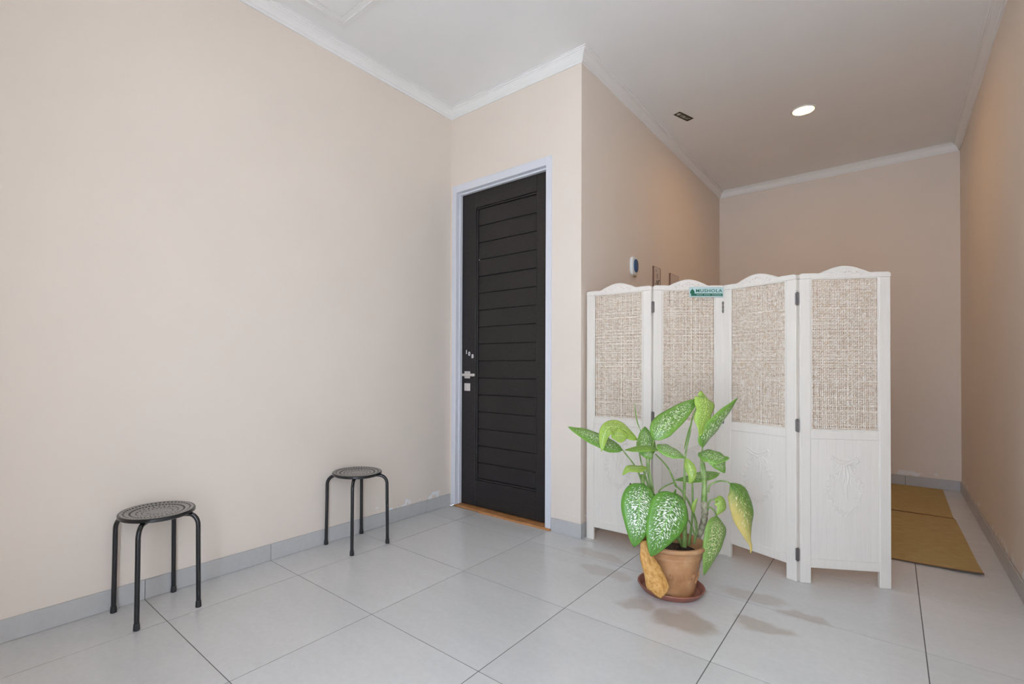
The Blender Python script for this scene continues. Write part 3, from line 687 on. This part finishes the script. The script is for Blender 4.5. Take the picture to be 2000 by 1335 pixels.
# ---------------------------------------------------------------- stools
def seat_mesh():
    b = MB(); R = .147; HOLES = {3: 12, 5: 24, 7: 36, 9: 48, 10: 48}
    rad = [0, .012, .024, .034, .044, .054, .064, .074, .084, .096, .108, .120, .130, .138, .144, .147, .147, .143]
    def zz(r):
        base = .437-.012*(1-(min(r, .135)/.135)**2)
        if r < .036: base += .003
        return base
    n = 48
    pts = []
    for i, r in enumerate(rad):
        z = zz(r)
        if i >= 14: z = {14: .4365, 15: .433, 16: .424, 17: .420}[i]
        pts.append((r, z))
    ring0 = b.add([(0, 0, pts[0][1])], [])
    idx = []
    for r, z in pts[1:]:
        idx.append([b.add([(r*math.cos(2*math.pi*j/n), r*math.sin(2*math.pi*j/n), z)], []) for j in range(n)])
    for j in range(n): b.f.append((ring0, idx[0][j], idx[0][(j+1) % n])); b.m.append(0)
    hr = {3: 2, 5: 2, 7: 1, 9: 1, 10: 1, 2: 4}
    for i in range(len(idx)-1):
        for j in range(n):
            q = [idx[i][j], idx[i][(j+1) % n], idx[i+1][(j+1) % n], idx[i+1][j]]
            st = {2: 3, 4: 2, 6: 2, 8: 1, 10: 1}.get(i)
            if st and j % st == (0 if (i//2) % 2 else st-1):
                P = [Vector(b.v[k]) for k in q]; c = sum(P, Vector())/4
                r = min((P[1]-P[0]).length, (P[3]-P[0]).length)*.40
                u = ((P[1]-P[0])+(P[2]-P[3])).normalized(); w = ((P[3]-P[0])+(P[2]-P[1])).normalized()
                oc = [b.add([c+u*r*math.cos(a)+w*r*math.sin(a)], []) for a in [math.radians(225+45*k) for k in range(8)]]
                for k in range(4):
                    b.f.append((q[k], oc[(2*k+1) % 8], oc[2*k])); b.m.append(0)
                    b.f.append((q[k], q[(k+1) % 4], oc[(2*k+2) % 8], oc[(2*k+1) % 8])); b.m.append(0)
            else: b.f.append(tuple(q)); b.m.append(0)
    for k, f in enumerate(b.f):
        if max(math.hypot(*b.v[i][:2]) for i in f) > .1385: b.m[k] = 1
    return b.mesh('seat', [M['seat'], M['black']], smooth=True)
SEAT = seat_mesh()
def leg_pts(half):
    r0, r1 = half*math.sqrt(2)-.004, half*math.sqrt(2)
    P = [(.055, .4135), (.09, .4135), (.128, .4125)]
    for k in range(1, 9):
        a = math.pi/2*k/8; P.append((.128+(r0-.128)*math.sin(a), .4125-.052*(1-math.cos(a))))
    P += [(r0+.001, .25), (r1, .02)]
    return P
def stool(loc, rz, half, label):
    t = tag(empty('stool', (*loc, 0), rz), label, 'stool', 'black stools along the left wall')
    st = link('seat', SEAT, t); sm = st.modifiers.new('sheet', 'SOLIDIFY'); sm.thickness = .005; sm.offset = -1; sm.material_offset = 1; sm.material_offset_rim = 1
    b = MB(); P = [(.118*math.cos(2*math.pi*i/40), .118*math.sin(2*math.pi*i/40), .4205) for i in range(40)]; b.tube(P, .0045, 8, closed=True, nrm=(0, 0, 1)); b.build('under_ring', M['black'], t, smooth=True)
    for k in range(4):
        a = math.pi/4+k*math.pi/2
        b = MB(); b.tube([(r*math.cos(a), r*math.sin(a), z) for r, z in leg_pts(half)], .0098, 12, nrm=(-math.sin(a), math.cos(a), 0)); lg = b.build('leg', M['black'], t, smooth=True)
        r1 = half*math.sqrt(2); b = MB(); b.lathe([(.0, 0), (.0122, 0), (.0126, .003), (.0113, .026), (.0098, .028)], (r1*math.cos(a), r1*math.sin(a), 0), 14); b.build('rubber_foot', M['rubber'], lg, smooth=True)
    return t
stool((-2.446, .739), math.radians(5), .121, 'black perforated metal stool nearest the camera, at the left edge')
stool((-2.447, 1.803), math.radians(0), .129, 'black perforated metal stool nearer the dark door')

# ---------------------------------------------------------------- saucer and potted plant
PC = (-.806, 2.424)
b = MB(); b.lathe([(0, .0), (.118, .0), (.130, .004), (.147, .028), (.151, .032), (.150, .035), (.144, .034), (.128, .010), (.118, .007), (0, .007)], n=56)
tag(b.build('plant_saucer', M['saucer'], None, (*PC, 0), smooth=True), 'round reddish plastic saucer under the terracotta pot', 'saucer')
plant = tag(empty('potted_plant', (*PC, .008)), 'speckled green leafy plant in a terracotta pot before the screen', 'plant')
po_ = Vector((*PC, .008))
b = MB()
b.lathe([(0, 0), (.098, 0), (.104, .004), (.110, .03), (.117, .075), (.126, .125), (.133, .165), (.1355, .178), (.139, .180), (.139, .186), (.1375, .188), (.142, .210), (.146, .212), (.154, .216), (.157, .222), (.157, .229), (.153, .235), (.143, .236), (.138, .230), (.134, .195), (.130, .17)], n=64)
pot = b.build('pot', M['terracotta'], plant, smooth=True); pot['label'] = 'ribbed terracotta pot'
# swirling relief band on the pot
b = MB(); rnd = random.Random(11)
for k in range(14):
    a0 = 2*math.pi*k/14
    for sg, zc_ in ((1, .100), (-1, .078)):
        P = []
        for i in range(13):
            t = i/12; ang = a0+sg*(.05+.13*t)+.02; zz = zc_+.018*math.sin(3.4*t*math.pi)*(1-.4*t); r = .110+(.133-.110)*((zz-.03)/.135)+.0012
            P.append((r*math.cos(ang), r*math.sin(ang), zz))
        b.tube(P, .0040, 6, r1=.0022)
    zz = .09; r = .121; b.blob((r*math.cos(a0), r*math.sin(a0), zz), .004, .004, .007, None, 6, 4)
b.build('relief_scroll', M['terracotta'], pot, smooth=True)
b = MB(); n = 40; rr = [0, .03, .06, .09, .115, .1315]
vv = []; ff = []
for i, r in enumerate(rr):
    for j in range(n): vv.append((r*math.cos(2*math.pi*j/n), r*math.sin(2*math.pi*j/n), .180+(rnd.uniform(-.004, .006) if 0 < i < 5 else 0)))
for i in range(len(rr)-1):
    for j in range(n): ff.append((i*n+j, i*n+(j+1) % n, (i+1)*n+(j+1) % n, (i+1)*n+j))
b.add(vv, ff); b.build('soil', M['soil'], plant, smooth=True)
for kind, pts, ra, rb in STEMS:
    b = MB(); P = [p-po_ for p in catmull(pts, 14)]
    if kind == 'woody':
        b.tube(P, lambda t: .0145+.0016*math.sin(t*38), 12)
    else: b.tube(P, ra, 10, r1=rb)
    b.build('stem', M['woody' if kind == 'woody' else 'stem'], plant, smooth=True)
MK = dict(speck='speck', speck2='speck2', white='whiteleaf', pale='pale', green='green', yellow='yellow', dry='dry')
LL = dict(white='broad white-flecked green leaf', pale='young lime green leaf', yellow='drooping half-yellow leaf', dry='withered orange leaf hanging over the pot', green='plain green leaf')
for li, (kind, pts, w, face, fold, pet, wave, prof) in enumerate(LEAVES):
    nl, nc = 22, 5
    C_ = catmull(pts, nl); fc = Vector(face); vv = []; uvs = []; rnd = random.Random(li)
    ph = rnd.uniform(0, 6)
    for i, p in enumerate(C_):
        t = i/nl
        tg = (C_[min(i+1, nl)]-C_[max(i-1, 0)]).normalized()
        sd = tg.cross(fc).normalized(); nr = sd.cross(tg).normalized()
        if prof == 'broad': ww = max(0, math.sin(math.pi*t**.72))**.62*(1-.25*t**4)
        elif prof == 'long':
            K_ = [(0, .05), (.06, .45), (.16, .90), (.28, 1), (.42, .86), (.54, .58), (.64, .34), (.72, .19), (.82, .13), (.92, .11), (1, .02)]
            ww = next(a[1]+(c[1]-a[1])*(t-a[0])/(c[0]-a[0]) for a, c in zip(K_[:-1], K_[1:]) if t <= c[0]+1e-9)
        elif prof == 'dry':
            K_ = [(0, .30), (.18, .46), (.36, .62), (.52, .80), (.68, 1.0), (.80, .97), (.90, .66), (.96, .40), (1, .12)]
            ww = next(a[1]+(c[1]-a[1])*(t-a[0])/(c[0]-a[0]) for a, c in zip(K_[:-1], K_[1:]) if t <= c[0]+1e-9)
        else: ww = max(0, math.sin(math.pi*t**.8))**.78*(1-.12*t)
        ww = max(ww, .012)*w
        for k in range(-nc, nc+1):
            u = k/nc
            wv = wave*w*.22*math.sin(9*t*math.pi*.7+ph+(1.3 if u > 0 else 0))*abs(u)**1.5
            hump = -fold*abs(u)**1.4*ww+.035*ww*math.sin(abs(u)*math.pi)
            edge = 1+wave*.22*math.sin(13*t+ph*2+(2 if u > 0 else 0))*abs(u)
            vv.append(p+sd*u*ww*edge+nr*(hump+wv)-po_); uvs.append(((u+1)/2, t))
    m_ = 2*nc+1; ff = [(i*m_+k, i*m_+k+1, i*m_+m_+k+1, i*m_+m_+k) for i in range(nl) for k in range(m_-1)]
    b = MB(); b.add(vv, ff); lf = b.build('leaf', M[MK[kind]], plant, smooth=True, uvs=uvs, fix=False)
    for q in lf.data.polygons: q.use_smooth = True
    so = lf.modifiers.new('thickness', 'SOLIDIFY'); so.thickness = .0009; so.offset = 0
    if kind in LL: lf['label'] = LL[kind]
    if pet:
        b = MB(); b.tube([p-po_ for p in catmull(pet, 14)], .0050, 8, r1=.0030); b.build('leaf_stalk', M['stem'], lf, smooth=True)
# withered flower bract by the left cluster
b = MB(); BR = Vector((-.939, 2.262, .50))
for k in range(3): b.blob(BR-po_+Vector((.004*k, .002, .012-.012*k)), .006, .005, .011, Matrix.Rotation(.6*k, 3, 'Y'), 8, 5)
b.build('withered_bract', mat('withered_bract_brown', (.13, .06, .05), .8), plant, smooth=True)

# ---------------------------------------------------------------- straw mats in the niche
def straw_mat(x0, x1, y0, y1, label, rz, lift):
    t = tag(empty('straw_mat', ((x0+x1)/2, (y0+y1)/2, 0), rz), label, 'mat', 'straw mats in the niche')
    w, d = (x1-x0)/2, (y1-y0)/2; n, m = 24, 16; vv = []; ff = []
    def z(i, j):
        u, v = i/n, j/m
        return .0035+lift*max(0, (u-.75)/.25)**2*max(0, 1-v*6)+.0012*math.sin(u*9+v*4)*math.sin(v*7)+.0012
    for s in (0, 1):
        for j in range(m+1):
            for i in range(n+1): vv.append((-w+2*w*i/n, -d+2*d*j/m, z(i, j) if s else z(i, j)-.0032))
    K = (n+1)*(m+1)
    for j in range(m):
        for i in range(n):
            a = j*(n+1)+i; ff.append((a, a+n+1, a+n+2, a+1)); ff.append((K+a, K+a+1, K+a+n+2, K+a+n+1))
    for i in range(n): ff.append((i, i+1, K+i+1, K+i)); a = m*(n+1)+i; ff.append((a+1, a, K+a, K+a+1))
    for j in range(m): a = j*(n+1); ff.append((a+n+1, a, K+a, K+a+n+1)); a += n; ff.append((a, a+n+1, K+a+n+1, K+a))
    b = MB(); b.add(vv, ff); b.build('weave', M['straw'], t)
    b = MB(); b.tube([(-w+2*w*i/n, -d-.001, z(i, 0)) for i in range(n+1)], .0032, 6); b.build('bound_edge', M['strawedge'], t)
straw_mat(-1.36, .352, 3.640, 4.888, 'golden straw mat nearer the screen', math.radians(.8), .012)
straw_mat(-1.36, .340, 4.912, 6.035, 'golden straw mat against the far wall', math.radians(-.4), .0)

# ---------------------------------------------------------------- ceiling downlight and direction sticker
dl = tag(empty('downlight', (-.507, 4.524, ZC)), 'round lit recessed downlight in the niche ceiling', 'downlight')
b = MB(); b.lathe([(.066, -.001), (.070, -.007), (.080, -.006), (.086, -.002), (.087, 0)], n=40); b.build('trim_ring', M['white'], dl, smooth=True)
b = MB(); b.lathe([(0, -.003), (.066, -.002), (.067, 0)], n=40); b.build('diffuser', M['glow'], dl)
A = [Vector((-1.296, 3.946)), Vector((-1.240, 3.936)), Vector((-1.189, 4.113)), Vector((-1.245, 4.127))]
cen = sum(A, Vector((0, 0)))/4; ax = ((A[2]+A[3])-(A[0]+A[1])).normalized(); ay = Vector((ax.y, -ax.x))
kb = tag(empty('direction_sticker', (cen.x, cen.y, ZC)), 'small dark green KIBLAT arrow sticker on the ceiling', 'sticker')
kb.matrix_world = Matrix(((ax.x, ay.x, 0, cen.x), (ax.y, ay.y, 0, cen.y), (0, 0, -1, ZC), (0, 0, 0, 1)))
b = MB(); b.box(-.0925, .0925, -.0285, .0285, 0, .0015, bev=.0005); b.build('backing', M['kiblat'], kb)
me = text_mesh('KIBLAT', .036, .0003, 'lettering', M['letter'], .0004); o = link('lettering', me, kb, (.018, -.002, .0019)); o.scale = (.92, 1, 1)
b = MB(); b.prism([(-.085, 0), (-.060, .021), (-.060, .011), (-.049, .011), (-.049, -.011), (-.060, -.011), (-.060, -.021)], 2, .0014, .0021)
b.build('arrow', M['letter'], kb)

# ---------------------------------------------------------------- things on the niche side wall
dp = tag(empty('wall_dispenser', (XC, 3.590, 1.835)), 'small white wall dispenser with a dark blue oval front', 'dispenser')
def dome(b, hy, hz, d0, d1, n=28, inset=.8, sq=3.0):
    def se(t, k): c, s = math.cos(t), math.sin(t); return (math.copysign(abs(c)**(2/sq), c)*hy*k, math.copysign(abs(s)**(2/sq), s)*hz*k)
    rings = [(1.0, d0), (1.0, d0+(d1-d0)*.55), (.95, d0+(d1-d0)*.85), (inset, d1)]
    vv = []; ff = []
    for k, d in rings:
        for j in range(n): y, z = se(2*math.pi*j/n, k); vv.append((d, y, z))
    for i in range(len(rings)-1):
        for j in range(n): ff.append((i*n+j, i*n+(j+1) % n, (i+1)*n+(j+1) % n, (i+1)*n+j))
    ff += [tuple(reversed(range(n))), tuple((len(rings)-1)*n+j for j in range(n))]; b.add(vv, ff)
b = MB(); dome(b, .052, .070, 0, .024); b.build('housing', M['white'], dp, smooth=True)
b = MB(); dome(b, .040, .050, .021, .030, sq=2.4, inset=.85); q = b.build('blue_window', M['blue'], dp, smooth=True); q.location = (0, .004, .002)
b = MB(); b.box(.002, .020, -.032, .032, -.080, -.069, bev=.003); b.build('nozzle', mat('tan_plastic', (.48, .36, .22), .5), dp)
def plaque(y0, y1, z0, z1, label, strokes, inkm, right):
    t = tag(empty('wall_plaque', (XC, (y0+y1)/2, (z0+z1)/2)), label, 'plaque', 'script plaques on the niche wall')
    hy, hz = (y1-y0)/2, (z1-z0)/2
    b = MB(); b.box(0, .013, -hy, hy, -hz, hz, bev=.002); b.build('board', M['brownwood'], t)
    b = MB(); b.box(.013, .0136, -hy+.004, hy-(.018 if right else .004), -hz+.004, hz-.004); b.build('paper', M['paper'], t)
    for s, r in strokes:
        b = MB(); b.tube([(.0138, y, z) for y, z in [(p[1], p[2]) for p in catmull([(0, *q) for q in s], 12)]], r, 6, nrm=(1, 0, 0), flat=.25); b.build('script_stroke', inkm, t)
plaque(3.992, 4.150, 1.620, 1.902, 'small brown-edged plaque with black script, nearer the blue dispenser',
       [([(-.035, -.01), (-.01, .03), (.01, .0), (.03, .035), (.045, .03)], .005), ([(-.045, -.045), (-.01, -.06), (.03, -.03), (.04, .0)], .006),
        ([(-.03, -.085), (.0, -.065), (.02, -.10), (.045, -.075)], .006), ([(-.02, .045), (-.005, .085), (.01, .045)], .0025), ([(.0, .01), (.012, -.05)], .004), ([(-.04, .10), (-.03, .112), (-.02, .10)], .002)], M['ink'], True)
plaque(4.384, 4.62, 1.620, 1.902, 'small brown-edged plaque with faded red print, further along',
       [([(-.06, .02), (-.04, .05), (-.02, .02)], .007), ([(.02, .03), (.05, .06), (.07, .03)], .007), ([(-.07, -.02), (0, .0), (.06, -.02)], .005), ([(-.05, -.06), (.0, -.04), (.05, -.06)], .005)], M['pink'], False)
